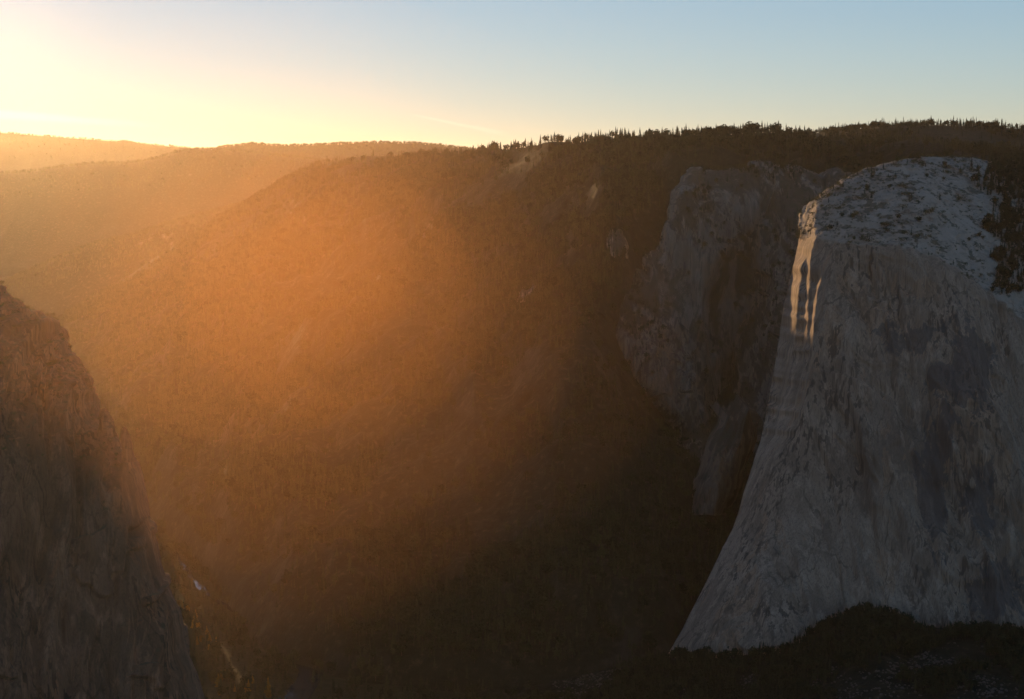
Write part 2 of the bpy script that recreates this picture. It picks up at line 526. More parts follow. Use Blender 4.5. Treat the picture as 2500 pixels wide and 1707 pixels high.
def hill_sheet(name, key, sky, mat, label, foot_py, foot_D, back=1500, nu=420, nv=90, amp=40, seed=1):
    cols = []
    for (px, py, D) in sky:
        cols.append([(px, py + 40, D + back), (px, py, D), (px, py + 0.3 * (foot_py - py), D + 0.25 * (foot_D - D)),
                     (px, py + 0.65 * (foot_py - py), D + 0.6 * (foot_D - D)), (px, foot_py, foot_D)])
    g = columns_to_grid(cols, nu, nv, 4, 3, weights=[20, 30, 40, 50])
    W = P(g[..., 0], g[..., 1], g[..., 2])
    X, Y = W[..., 0].copy(), W[..., 1].copy()
    v = np.linspace(0, 1, nv)[:, None]
    a = sstep(0.10, 0.4, v)
    W[..., 2] += a * amp * fbm(X / 900, Y / 900, octaves=5, seed=seed) + a * amp * fbm(X / 500, Y / 2500, octaves=3, seed=seed + 3, ridged=True)
    SHEETS[key] = W
    tag(sheet(name, W, mat), label, 'hill', kind='structure')

hill_sheet('far_hill', 'farA', [(-900, 290, 30000), (-400, 302, 30000), (0, 316, 30000), (60, 320, 30000), (130, 326, 30000), (250, 335, 30000),
           (330, 342, 30000), (420, 350, 30000), (560, 362, 30000), (760, 382, 30000)], M_far,
           'pale golden ridge below the sun with the highest far skyline', 600, 25500, seed=41)
hill_sheet('middle_hill', 'farB', [(-900, 470, 19000), (-400, 440, 19000), (0, 417, 19000), (80, 411, 19000), (140, 401, 19000), (240, 391, 19000), (330, 390, 19000),
           (400, 376, 19000), (430, 362, 19000), (480, 356, 19000), (560, 358, 19000), (640, 368, 19100), (760, 380, 19200), (950, 420, 19300), (1150, 480, 19300)], M_far,
           'hazy orange ridge crossing the valley in front of the palest ridge', 700, 17200, seed=43)
hill_sheet('distant_hill', 'farC', [(480, 366, 23500), (560, 350, 23500), (620, 344, 23500), (680, 349, 23500), (740, 348, 23300), (850, 344, 23000), (930, 341, 22800),
           (1010, 343, 22600), (1090, 350, 22500), (1160, 358, 22500), (1300, 374, 22500)], M_far,
           'low purple ridge on the skyline behind the near wooded spur', 600, 19800, seed=47)
hill_sheet('distant_peak', 'farP', [(200, 368, 45000), (255, 346, 45000), (280, 336, 45000), (300, 330, 45000), (318, 333, 45000), (345, 341, 45000), (380, 352, 45000), (440, 368, 45000)], M_far,
           'tiny faint peak rising just behind the far golden ridge', 420, 43000, nu=120, nv=40, amp=8, seed=49)
hill_sheet('low_hill', 'farD', [(-300, 790, 14300), (-100, 735, 14300), (0, 692, 14300), (100, 642, 14300), (205, 596, 14300), (330, 566, 14300), (420, 536, 14300), (520, 510, 14400), (620, 484, 14500), (760, 450, 14600), (900, 440, 14600)],
           M_far, 'faint low spur in the glow behind the near wooded spur', 900, 13300, seed=57, amp=25)
hill_sheet('granite_hill', 'farR', [(1750, 345, 8200), (1900, 328, 8000), (1980, 322, 7900), (2060, 314, 7800), (2140, 304, 7700), (2280, 299, 7600), (2400, 303, 7600), (2500, 309, 7600),
           (2700, 312, 7600), (3000, 330, 7600)], M_gtop,
           'rounded hill with pale granite patches behind the dome', 470, 6400, seed=53, amp=22)

# ---- the great cliff on the right
def build_captain():
    # left outline of the wall, top to bottom
    ed = np.array([(1955, 560), (1945, 600), (1935, 640), (1925, 680), (1915, 730), (1905, 800), (1893, 870), (1880, 940), (1868, 1005), (1855, 1065),
                   (1835, 1130), (1815, 1195), (1802, 1250), (1788, 1290), (1760, 1350), (1730, 1410), (1700, 1470), (1668, 1530), (1640, 1575), (1600, 1640), (1540, 1740)], float)
    def edge(py): return np.interp(py, ed[:, 1], ed[:, 0])
    nu, nv_face, nv_top = 820, 620, 260
    u = np.linspace(0, 1, nu)
    # column layout: 0..0.1 hidden flank, 0.1..1 visible wall
    rim_x = np.array([1955, 1990, 2040, 2100, 2180, 2250, 2310, 2370, 2430, 2500, 2600, 2900])
    rim_y = np.array([572, 583, 590, 594, 600, 618, 652, 690, 728, 790, 850, 960])
    hid = 0.10
    fu = np.clip((u - hid) / (1 - hid), 0, 1) ** 1.15
    hu = np.clip((hid - u) / hid, 0, 1)
    top_px = 1955 + fu * (2900 - 1955)
    rim_py = np.interp(top_px, rim_x, rim_y)
    foot_py = 1800.0
    # face rows
    t = np.linspace(0, 1, nv_face)[:, None]            # 0 rim .. 1 foot
    py = rim_py[None, :] + t * (foot_py - rim_py[None, :])
    py_e = 565 + t * (foot_py - 565)
    ex = edge(py_e) + 0 * u[None, :]
    px = ex + fu[None, :] * (2900 - ex)
    lean = 330 * (1 - t) ** 1.3 - 60                     # leans back upward
    bulge = -70 * np.sin(np.pi * np.clip(fu, 0, 1))[None, :] * (0.4 + 0.6 * t)
    D = 3640 + lean + bulge + 120 * (fu[None, :] - 0.3) ** 2 - 90 * fu[None, :]
    # rounded nose then the hidden flank running away
    sx = px - ex
    upw = 1 - sstep(930, 1150, py)
    wig = 3.0 * vnoise(py / 45, py * 0 + 3.3) + 2.0 * vnoise(py / 14, py * 0 + 8.3)
    ip = lambda xs, ys: np.interp(py, xs, ys)
    aL = ip([520, 620, 650, 723, 807, 900], [-6, -4, 0, 13, 20, 25]) + wig
    aR = ip([520, 600, 650, 723, 807, 900], [34, 30, 20, 31, 34, 36]) + 0.6 * wig + 2.5 * vnoise(py / 9, py * 0 + 1.7)
    bC = ip([560, 602, 712, 770, 825, 900], [20, 26, 48, 56, 60, 66]) + 1.5 * vnoise(py / 20, py * 0 + 5.1)
    bW = ip([560, 590, 620, 680, 900], [9, 9, 4.5, 3.2, 2.6]) * (1 + 0.5 * vnoise(py / 13, py * 0 + 6.1))
    cC = ip([660, 672, 774, 855, 900], [70, 70, 72, 77, 80]) + 1.2 * vnoise(py / 25, py * 0 + 7.1)
    cW = 2.8 * sstep(655, 700, py) * (1 + 0.6 * vnoise(py / 15, py * 0 + 9.1))
    band = lambda lo, hi: sstep(-1.2, 1.2, sx - lo) * (1 - sstep(-1.2, 1.2, sx - hi))
    lit = np.maximum(np.maximum(band(aL, aR), band(bC - bW, bC + bW)), band(cC - cW, cC + cW))
    slope = 1.5 + 4.9 * lit + 0.5 * vnoise(sx / 4, py / 16) * (0.3 + lit)
    slope = slope * (1 - sstep(84, 100, sx)) * sstep(-3, 0, sx)
    dx = np.gradient(sx, axis=1) * 0.8
    cum = np.cumsum((slope * dx)[:, ::-1], axis=1)[:, ::-1]
    D = D + upw * np.minimum(cum, 400) + (1 - upw) * 130 * np.exp(-np.maximum(sx, 0) / 60)
    D = D + 1150 * hu[None, :] ** 1.2
    px = px + (95 * hu[None, :] ** 1.1)
    face = P(px, py, D)
    # top slab from crest to rim
    crest_x = np.array([1955, 1975, 2010, 2040, 2070, 2110, 2160, 2200, 2260, 2330, 2400, 2440, 2500, 2900])
    crest_y = np.array([522, 500, 478, 458, 440, 420, 400, 390, 382, 384, 392, 396, 394, 400])
    tt = np.linspace(0, 1, nv_top)[:, None]             # 0 back, .12 crest, 1 rim
    cpy = np.interp(top_px, crest_x, crest_y)
    Drim = D[0]
    depth = np.interp(top_px, [1955, 2000, 2060, 2150, 2300, 2500, 2900], [90, 180, 300, 430, 560, 760, 900])
    k = np.clip((tt - 0.12) / 0.88, 0, 1)
    kb = np.clip((0.12 - tt) / 0.12, 0, 1)
    ease = 0.25 * k + 0.75 * k ** 1.7                     # steepens towards the rim
    py2 = cpy[None, :] + ease * (rim_py - cpy)[None, :] + kb * 25
    D2 = (Drim + depth)[None, :] - k ** 0.9 * depth[None, :] + kb * 350
    px2 = top_px[None, :] + (95 * hu[None, :] ** 1.1) + 0 * tt
    slab = P(px2, py2, D2)
    W = np.concatenate([slab[:-1], face], 0)
    W = smooth(W, 2, 0)
    nrm = grid_normals(W)
    if nrm[nv_top + 300, 500, 1] > 0: nrm = -nrm
    X, Y, Z = W[..., 0], W[..., 1], W[..., 2]
    nrows = W.shape[0]
    vi = np.arange(nrows)[:, None]
    isface = sstep(nv_top - 14, nv_top + 14, vi)
    S = X + 0.35 * (Y - 3500)
    # wall relief: vertical corners, flakes, diagonal ramps
    warp = 30 * fbm(S / 160, Z / 260, octaves=3, seed=61)
    d = 24 * fbm((S + warp) / 140, Z / 600, octaves=3, seed=62)
    d += 9 * fbm((S + warp) / 42, Z / 420, octaves=4, seed=63, gain=0.55)
    d += 10.0 * np.abs(fbm((S + warp * 0.6) / 34, Z / 420, octaves=3, seed=64))
    d += 4.0 * fbm((S + 0.5 * Z) / 70, Z / 110, octaves=4, seed=65)
    d += 1.6 * fbm(S / 6, Z / 30, Y / 30, octaves=2, seed=66)
    # arches / overhanging steps
    a = fbm((S + 0.3 * Z) / 190, Z / 210, octaves=4, seed=67)
    d += 9 * sstep(-0.12, 0.12, a)
    d += 5 * sstep(0.25, 0.37, a)
    calm = np.ones_like(W[..., 0])
    calm[nv_top - 1:] = 0.10 + 0.90 * sstep(60, 200, sx)
    d_face = d * calm
    # dome: exfoliation shells and blocks
    e = fbm(X / 120, Y / 120, octaves=5, seed=71)
    shell = fbm(X / 80, Z / 22, Y / 80, octaves=3, seed=72)
    d_top = 7 * e + 3.5 * sstep(0.0, 0.15, shell) + 1.4 * fbm(X / 12, Y / 12, Z / 8, octaves=3, seed=73)
    rough_r = sstep(2250, 2480, np.broadcast_to(top_px[None, :], X.shape)) * 5 * fbm(X / 40, Z / 40, Y / 40, octaves=4, seed=74)
    d_top = d_top + rough_r
    d = isface * d_face + (1 - isface) * d_top
    W = W + nrm * d[..., None]
    SHEETS['captain'] = W
    SHEETS['captain_top'] = W[int(nv_top * 0.10):nv_top + 6]
    o = sheet('granite_mountain', W, M_captain, attr=1 - isface)
    tag(o, 'huge grey granite cliff with a rounded top and golden sunlit left edge', 'cliff', kind='structure')
build_captain()

# ---- buttress and amphitheatre between the great cliff and the slope
def build_buttress():
    rows = [  # py : list of (px, D) from left outline to right end
        (415, [(1693, 5650), (1700, 5560), (1760, 5560), (1850, 5600), (1890, 5610), (1945, 5600), (2100, 5600)]),
        (470, [(1662, 5600), (1672, 5440), (1760, 5430), (1850, 5520), (1890, 5540), (1945, 5500), (2100, 5500)]),
        (560, [(1634, 5520), (1645, 5340), (1750, 5330), (1835, 5480), (1870, 5470), (1940, 5380), (2100, 5350)]),
        (640, [(1570, 5450), (1610, 5310), (1740, 5290), (1820, 5470), (1855, 5420), (1930, 5320), (2100, 5300)]),
        (740, [(1475, 5400), (1540, 5250), (1720, 5250), (1805, 5450), (1845, 5380), (1920, 5260), (2100, 5250)]),
        (830, [(1455, 5300), (1535, 5180), (1715, 5190), (1795, 5430), (1830, 5340), (1910, 5200), (2100, 5200)]),
        (950, [(1540, 5230), (1610, 5110), (1715, 5120), (1790, 5400), (1818, 5290), (1890, 5130), (2100, 5150)]),
        (1060, [(1640, 5200), (1680, 5060), (1730, 5060), (1775, 5330), (1800, 5200), (1870, 5020), (2100, 5050)]),
        (1200, [(1680, 5100), (1700, 4900), (1730, 4900), (1760, 5100), (1780, 4980), (1830, 4850), (2100, 4900)]),
    ]
    cols = []
    for i in range(7):
        cols.append([(r[1][i][0], r[0], r[1][i][1]) for r in rows])
    back = [(p[0] + 30, p[1], p[2] + 500) for p in cols[0]]
    cols = [back] + cols
    cols = [[(c[0][0], c[0][1] + 12, c[0][2] + 500)] + c for c in cols]
    g = columns_to_grid(cols, 360, 420, 5, 4)
    W = P(g[..., 0], g[..., 1], g[..., 2])
    nrm = grid_normals(W)
    if nrm[200, 200, 1] > 0: nrm = -nrm
    X, Y, Z = W[..., 0], W[..., 1], W[..., 2]
    warp = 30 * fbm(X / 150, Z / 200, octaves=3, seed=81)
    d = 42 * fbm((X + warp) / 130, Z / 450, octaves=4, seed=82) + 10 * fbm((X + warp) / 35, Z / 160, octaves=4, seed=83)
    d += 12 * sstep(0.0, 0.1, fbm((X + 0.4 * Z) / 130, Z / 120, octaves=4, seed=84)) + 3 * fbm(X / 12, Z / 40, octaves=3, seed=85)
    W = W + nrm * d[..., None]
    SHEETS['buttress'] = W
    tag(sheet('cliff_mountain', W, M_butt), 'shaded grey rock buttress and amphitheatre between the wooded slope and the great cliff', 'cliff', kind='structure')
build_buttress()

# ---- small cliff faces on the slope
def outcrop(px, py, w, h, D, seed, label, shear=0.12, mat=None):
    nu, nv = 70, 80
    u = np.linspace(-1, 1, nu)[None, :]; v = np.linspace(0, 1, nv)[:, None]
    wob = 0.18 * fbm(v * 4 + seed, u * 0 + seed, octaves=3, seed=seed)
    half = w / 2 * (1 - 0.25 * (v - 0.5) ** 2) * (1 + wob)
    gx = px + u * half + shear * w * (v - 0.5)
    gy = py + v * h + 0.10 * h * fbm(u * 3 + seed, v * 0, octaves=3, seed=seed + 2) * (1 - v)
    gD = D + 190 * np.abs(u) ** 3 + 130 * (1 - v) ** 6 - 70 * v
    W = P(gx, gy, gD)
    top = W[:1].copy(); top[..., 1] += 260; top[..., 2] += 4
    W = np.concatenate([top, W], 0)
    X, Y, Z = W[..., 0], W[..., 1], W[..., 2]
    d = 12 * fbm(X / 45, Z / 130, octaves=4, seed=seed + 5) + 4 * fbm(X / 14, Z / 50, octaves=3, seed=seed + 6)
    W[1:, :, 1] -= d[1:]
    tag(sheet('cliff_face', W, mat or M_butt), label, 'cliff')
outcrop(1505, 555, 75, 105, 5480, 101, 'squarish pale rock face on the wooded slope beside the buttress')
outcrop(1300, 690, 90, 110, 5560, 107, 'faint broad rock face low on the wooded slope, in brown haze')

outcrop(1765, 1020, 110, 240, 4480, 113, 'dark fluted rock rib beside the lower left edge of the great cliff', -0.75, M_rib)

# ---- the near cliff on the left
LEFT_EDGE = np.array([(-590, 300), (-300, 480), (-120, 600), (0, 684), (20, 700), (36, 716), (42, 735), (52, 750), (72, 768), (95, 782), (130, 800), (150, 815), (175, 843), (190, 868),
                      (205, 893), (218, 920), (226, 945), (236, 968), (252, 1005), (266, 1024), (285, 1045), (300, 1080), (316, 1110), (330, 1130), (345, 1170), (370, 1260),
                      (400, 1360), (430, 1460), (460, 1560), (510, 1707), (560, 1860), (640, 2100)], float)
def build_left():
    nu, nv = 620, 760
    u = np.linspace(0, 1, nu)[None, :]
    py = (300 + np.linspace(0, 1, nv) ** 0.9 * 1800)[:, None]
    ex = np.interp(py, LEFT_EDGE[:, 1], LEFT_EDGE[:, 0])
    hid = 0.10
    fu = np.clip((u - hid) / (1 - hid), 0, 1) ** 1.1
    hu = np.clip((hid - u) / hid, 0, 1)
    px = ex + fu * (-640 - ex) - 90 * hu ** 1.2
    D = 2860 - 330 * fu ** 0.8 + 120 * np.exp(-fu / 0.03)
    D = D + np.interp(py, [300, 700, 900, 1000, 1200, 1700, 2100], [620, 330, 180, 140, 90, 0, -60]) + 650 * hu ** 1.1
    W = P(px, py + 0 * u, D)
    nrm = grid_normals(W)
    if nrm[400, 300, 1] > 0: nrm = -nrm
    X, Y, Z = W[..., 0], W[..., 1], W[..., 2]
    # the streaks lean with the right-hand edge
    S = X + 0.28 * Z * sstep(-900, -300, X)
    warp = 25 * fbm(S / 140, Z / 200, octaves=3, seed=91)
    d = 18 * fbm((S + warp) / 120, Z / 330, octaves=4, seed=92) + 11 * fbm((S + warp) / 32, Z / 230, octaves=4, seed=93, gain=0.55)
    d += 4 * np.abs(fbm((S + warp) / 14, Z / 140, octaves=3, seed=94))
    d += 9 * sstep(0.0, 0.08, fbm((S + 0.2 * Z) / 120, Z / 100, octaves=4, seed=95))
    up = 1 - sstep(900, 1150, py)
    d = d + up * (10 * fbm(X / 60, Z / 30, Y / 60, octaves=4, seed=96) + 6 * sstep(0, 0.1, fbm(X / 90, Z / 26, Y / 90, octaves=3, seed=97)))
    d *= 0.7 + 0.3 * sstep(0.0, 0.05, fu + 0 * py)
    W = W + nrm * d[..., None]
    SHEETS['left'] = W
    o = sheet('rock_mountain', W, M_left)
    tag(o, 'steep brown-shaded granite cliff filling the lower left, sloping down to the valley', 'cliff', kind='structure')
    # spires standing out from its edge
    for (px0, py0, hgt, wid, seed) in ((313, 1042, 85, 17, 5), (262, 995, 70, 24, 9)):
        n, k = 26, 16
        rr = np.linspace(0, 1, n)[:, None]; th = np.linspace(0, 2 * np.pi, k, endpoint=False)[None, :]
        base = P(px0, py0 + hgt, 2960); tip = P(px0, py0, 2960)
        hh = tip[2] - base[2]; m = 2960 / F
        rad = wid * m * (0.18 + 0.82 * rr ** 0.55) * (1 + 0.22 * fbm(np.cos(th) * 2 + seed, rr * 4 + np.sin(th), octaves=3, seed=seed))
        rad = rad * sstep(-0.02, 0.05, rr)
        V = np.stack(np.broadcast_arrays(tip[0] + rad * np.cos(th) - 10 * m * (1 - rr), tip[1] + rad * np.sin(th), tip[2] - rr * hh), -1)
        V = np.concatenate([V, V[:, :1]], 1)
        s = sheet('rock_spire', V, M_left, o)
build_left()

# ---- talus apron under the great cliff
def build_talus():
    spec = {
        1150: [(1690, 3790), (1700, 3760), (1740, 3660), (1800, 3500), (1900, 3250)],
        1400: [(1640, 3790), (1655, 3740), (1710, 3620), (1790, 3440), (1900, 3200)],
        1600: [(1592, 3800), (1612, 3700), (1680, 3540), (1770, 3360), (1900, 3100)],
        1750: [(1585, 3700), (1604, 3590), (1680, 3440), (1770, 3260), (1900, 3020)],
        1880: [(1568, 3680), (1588, 3540), (1660, 3380), (1760, 3200), (1900, 2960)],
        2000: [(1520, 3660), (1542, 3500), (1630, 3330), (1740, 3130), (1900, 2900)],
        2110: [(1475, 3640), (1500, 3470), (1600, 3290), (1730, 3080), (1900, 2860)],
        2220: [(1510, 3620), (1530, 3440), (1620, 3250), (1740, 3040), (1900, 2830)],
        2320: [(1510, 3610), (1530, 3420), (1615, 3220), (1740, 3010), (1900, 2810)],
        2420: [(1525, 3600), (1542, 3400), (1630, 3200), (1750, 2980), (1900, 2790)],
        2500: [(1535, 3600), (1552, 3390), (1640, 3180), (1750, 2960), (1900, 2770)],
        2900: [(1500, 3600), (1520, 3350), (1620, 3120), (1740, 2900), (1900, 2700)],
    }
    cols = [[(px, a, b) for a, b in rows] for px, rows in spec.items()]
    g = columns_to_grid(cols, 420, 260, 5, 4)
    W = P(g[..., 0], g[..., 1], g[..., 2])
    X, Y = W[..., 0].copy(), W[..., 1].copy()
    W[..., 2] += 9 * fbm(X / 120, Y / 200, octaves=4, seed=111) + 3 * fbm(X / 25, Y / 25, octaves=3, seed=112) - 6
    SHEETS['talus'] = W
    tag(sheet('talus_hill', W, M_talus), 'dark wooded boulder slope under the foot of the great cliff', 'slope', kind='structure')
build_talus()

# ------------------------------------------------------------------ trees
def conifer_mesh(name, seed, tiers=9, spray=9, width=0.17, bare=0.12, ragged=0.35):
    """unit-height crown: drooping sprays in whorls; returns crown mesh"""
    rg = random.Random(seed)
    vs, fs = [], []
    for i in range(tiers):
        f = i / (tiers - 1)
        z = bare + (1 - bare) * (0.02 + 0.93 * f ** 0.92)
        rad = width * (1 - f) ** 0.8 * (0.75 + 0.5 * rg.random()) + 0.012
        n = max(4, int(spray * (1 - 0.5 * f)))
        a0 = rg.random() * 6.28
        for k in range(n):
            if rg.random() < ragged * 0.5: continue
            a = a0 + 6.283 * k / n + rg.uniform(-0.3, 0.3)
            r = rad * rg.uniform(1 - ragged, 1.15)
            w = r * 0.42 + 0.012
            droop = rg.uniform(0.02, 0.10) * (1 - 0.5 * f)
            ca, sa = math.cos(a), math.sin(a)
            up = z + 0.055 * rg.uniform(0.6, 1.4)
            b = len(vs)
            vs += [(0.008 * ca, 0.008 * sa, up), (0.6 * r * ca - w * sa, 0.6 * r * sa + w * ca, z - droop * 0.5),
                   (r * ca, r * sa, z - droop), (0.6 * r * ca + w * sa, 0.6 * r * sa - w * ca, z - droop * 0.55),
                   (0.55 * r * ca, 0.55 * r * sa, z + 0.02)]
            fs += [(b, b + 1, b + 4), (b + 1, b + 2, b + 4), (b + 2, b + 3, b + 4), (b + 3, b, b + 4)]
    b = len(vs)
    vs += [(0, 0, 1.0), (0.012, 0, 0.9), (-0.006, 0.01, 0.9), (-0.006, -0.01, 0.9)]
    fs += [(b, b + 1, b + 2), (b, b + 2, b + 3), (b, b + 3, b + 1)]
    return raw_mesh(name, vs, fs, 3, False)

def broad_mesh(name, seed, n=150, wide=0.42, low=0.12, flat=1.0, leaf=1.0):
    """unit-height uneven leafy crown of leaf clumps"""
    rg = random.Random(seed)
    lobes = [(rg.uniform(-1, 1) * wide * 0.55, rg.uniform(-1, 1) * wide * 0.55, rg.uniform(0.4, 0.8), rg.uniform(0.18, 0.34) * wide / 0.42) for _ in range(7)]
    vs, fs = [], []
    for i in range(n):
        lx, ly, lz, lr = rg.choice(lobes)
        d = Vector((rg.gauss(0, 1), rg.gauss(0, 1), rg.gauss(0, 1))).normalized() * lr * rg.uniform(0.6, 1.05)
        c = Vector((lx + d.x, ly + d.y, max(low, min(0.99, lz + d.z * 0.9 * flat))))
        s = rg.uniform(0.045, 0.10) * leaf
        t = Vector((rg.gauss(0, 1), rg.gauss(0, 1), rg.gauss(0, 1))).normalized()
        q = t.orthogonal().normalized(); r = t.cross(q)
        b = len(vs)
        vs += [tuple(c + q * s), tuple(c + r * s * 0.8), tuple(c - q * s), tuple(c - r * s)]
        fs += [(b, b + 1, b + 2), (b, b + 2, b + 3)]
    return raw_mesh(name, vs, fs, 3, False)

def trunk_mesh(name, top, r=0.016, limbs=0, seed=0):
    rg = random.Random(seed)
    vs, fs = [], []
    def tube(a, b, r0, r1):
        a, b = Vector(a), Vector(b)
        ax = (b - a).normalized(); q = ax.orthogonal().normalized(); s = ax.cross(q)
        o = len(vs)
        for (p, rr) in ((a, r0), (b, r1)):
            for k in range(5):
                w = 6.283 * k / 5
                vs.append(tuple(p + (q * math.cos(w) + s * math.sin(w)) * rr))
        for k in range(5):
            j = (k + 1) % 5
            fs.append((o + k, o + j, o + 5 + j)); fs.append((o + k, o + 5 + j, o + 5 + k))
    tube((0, 0, -0.08), (0, 0, top), r, r * 0.25)
    for i in range(limbs):
        z = rg.uniform(0.25, 0.7) * top; a = rg.random() * 6.28
        tube((0, 0, z), (0.2 * math.cos(a), 0.2 * math.sin(a), z + 0.2), r * 0.5, r * 0.15)
    return raw_mesh(name, vs, fs, 3, False)

def merged(name, a, b, ma, mb):
    va = np.empty(len(a.vertices) * 3); a.vertices.foreach_get('co', va)
    vb = np.empty(len(b.vertices) * 3); b.vertices.foreach_get('co', vb)
    fa = np.empty(len(a.loops), np.int32); a.loops.foreach_get('vertex_index', fa)
    fb = np.empty(len(b.loops), np.int32); b.loops.foreach_get('vertex_index', fb)
    me = raw_mesh(name, np.concatenate([va, vb]), np.concatenate([fa, fb + len(a.vertices)]), 3, False)
    me.materials.append(ma); me.materials.append(mb)
    mi = np.zeros(len(me.polygons), np.int32); mi[len(a.polygons):] = 1
    me.polygons.foreach_set('material_index', mi)
    return me

CROWNS = [conifer_mesh('crown', 1, 11, 9, 0.15), conifer_mesh('crown', 2, 12, 9, 0.12, 0.08), conifer_mesh('crown', 3, 8, 8, 0.21, 0.25, 0.6), conifer_mesh('crown', 4, 9, 9, 0.18, 0.18, 0.5)]
PINE = [broad_mesh('crown', 11, 170, 0.36, 0.30), broad_mesh('crown', 12, 150, 0.42, 0.22)]
BUSH = [broad_mesh('crown', 21, 150, 0.75, 0.02), broad_mesh('crown', 22, 150, 0.95, 0.02), broad_mesh('crown', 23, 130, 0.6, 0.03)]
OAK = [conifer_mesh('crown', 31, 13, 12, 0.24, 0.10, 0.5), broad_mesh('crown', 32, 520, 0.26, 0.10, 1.2, 0.6), conifer_mesh('crown', 33, 11, 12, 0.30, 0.10, 0.6)]
TRUNK = trunk_mesh('trunk', 0.93)
TRUNK_L = trunk_mesh('trunk', 0.75, 0.022, 5, 3)
TRUNK_B = trunk_mesh('trunk', 0.5, 0.04, 4, 4)
SNAG = trunk_mesh('trunk', 1.0, 0.014, 6, 9)
for me in CROWNS + PINE: me.materials.append(M_conifer)
for me in BUSH: me.materials.append(M_scrub)
for me in OAK: me.materials.append(M_gold)
for me in (TRUNK, TRUNK_L, TRUNK_B): me.materials.append(M_bark)
SNAG.materials.append(M_snag)

# prototypes for the forest masses, kept out of the scene collection
proto_col = bpy.data.collections.new('forest_kinds')
for i, c in enumerate(CROWNS + PINE):
    tm = merged('tree_kind', c, TRUNK if i < 4 else TRUNK_L, M_conifer, M_bark)
    proto_col.objects.link(bpy.data.objects.new('tree_kind_%d' % i, tm))
scrub_col = bpy.data.collections.new('scrub_kinds')
for i, c in enumerate(BUSH):
    scrub_col.objects.link(bpy.data.objects.new('scrub_kind_%d' % i, c.copy()))

def scatter(G, n, keep=None, slope_max=None, rows=(0, 1), seed=1):
    """n area-weighted points on a grid; keep(pos, v) -> probability"""
    rg = np.random.default_rng(seed)
    nv, nu, _ = G.shape
    e1 = G[1:, :-1] - G[:-1, :-1]; e2 = G[:-1, 1:] - G[:-1, :-1]
    cr = np.cross(e1, e2)
    area = np.linalg.norm(cr, axis=-1)
    nz = np.abs(cr[..., 2]) / (area + 1e-9)
    w = area * nz
    if slope_max is not None:
        w = w * sstep(math.cos(R(slope_max + 8)), math.cos(R(slope_max - 8)), nz)
    vv = np.arange(nv - 1) / (nv - 1)
    w[(vv < rows[0]) | (vv > rows[1])] = 0
    p = w.ravel() / w.sum()
    idx = rg.choice(len(p), n, p=p)
    j, i = np.divmod(idx, nu - 1)
    a, b = rg.random(n)[:, None], rg.random(n)[:, None]
    pos = (G[j, i] * (1 - a) * (1 - b) + G[j + 1, i] * a * (1 - b) + G[j, i + 1] * (1 - a) * b + G[j + 1, i + 1] * a * b)
    if keep is not None:
        pos = pos[rg.random(len(pos)) < keep(pos)]
    return pos

def pix(p):
    x, y, z = p[:, 0], p[:, 1], p[:, 2] - CAM_Z
    fw = y * CP - z * SP
    up = y * SP + z * CP
    return 1250 + F * x / fw, 853.5 - F * up / fw

def gn_group(col):
    ng = bpy.data.node_groups.new('forest_scatter', 'GeometryNodeTree')
    ng.interface.new_socket('Geometry', in_out='INPUT', socket_type='NodeSocketGeometry')
    ng.interface.new_socket('Geometry', in_out='OUTPUT', socket_type='NodeSocketGeometry')
    gi = ng.nodes.new('NodeGroupInput'); go = ng.nodes.new('NodeGroupOutput')
    ci = ng.nodes.new('GeometryNodeCollectionInfo')
    ci.inputs['Collection'].default_value = col
    ci.inputs['Separate Children'].default_value = True
    ci.inputs['Reset Children'].default_value = True
    ip = ng.nodes.new('GeometryNodeInstanceOnPoints')
    ip.inputs['Pick Instance'].default_value = True
    def attr(name, typ):
        a = ng.nodes.new('GeometryNodeInputNamedAttribute')
        a.data_type = typ
        a.inputs['Name'].default_value = name
        return a.outputs['Attribute']
    ng.links.new(gi.outputs[0], ip.inputs['Points'])
    ng.links.new(ci.outputs[0], ip.inputs['Instance'])
    ng.links.new(attr('kind_index', 'INT'), ip.inputs['Instance Index'])
    rot = ng.nodes.new('ShaderNodeCombineXYZ')
    ng.links.new(attr('turn', 'FLOAT'), rot.inputs['Z'])
    ng.links.new(rot.outputs[0], ip.inputs['Rotation'])
    ng.links.new(attr('size', 'FLOAT_VECTOR'), ip.inputs['Scale'])
    ng.links.new(ip.outputs[0], go.inputs[0])
    return ng
GN_FOREST, GN_SCRUB = gn_group(proto_col), gn_group(scrub_col)

def forest(name, label, pos, h0, h1, weights=(4, 4, 2, 3, 2, 1), cat='forest', gn=GN_FOREST, seed=1, mat=M_conifer):
    rg = np.random.default_rng(seed)
    n = len(pos)
    me = bpy.data.meshes.new(name)
    me.vertices.add(n)
    me.vertices.foreach_set('co', np.asarray(pos, np.float32).ravel())
    h = h0 + (h1 - h0) * rg.beta(1.6, 2.8, n)
    s = np.stack([h * rg.uniform(0.8, 1.3, n), h * rg.uniform(0.8, 1.3, n), h], -1)
    a = me.attributes.new('size', 'FLOAT_VECTOR', 'POINT'); a.data.foreach_set('vector', s.astype(np.float32).ravel())
    a = me.attributes.new('turn', 'FLOAT', 'POINT'); a.data.foreach_set('value', (rg.random(n) * 6.28).astype(np.float32))
    w = np.array(weights, float)
    a = me.attributes.new('kind_index', 'INT', 'POINT'); a.data.foreach_set('value', rg.choice(len(w), n, p=w / w.sum()).astype(np.int32))
    me.materials.append(mat)
    o = bpy.data.objects.new(name, me)
    C.objects.link(o)
    md = o.modifiers.new('scatter', 'NODES')
    md.node_group = gn
    tag(o, label, cat, kind='stuff')
    return o

def patch(pos, s, thr, soft=0.15, seed=0, lo=0.0):
    n = fbm(pos[:, 0] / s, pos[:, 1] / s, octaves=4, seed=seed)
    return lo + (1 - lo) * sstep(thr - soft, thr + soft, n)

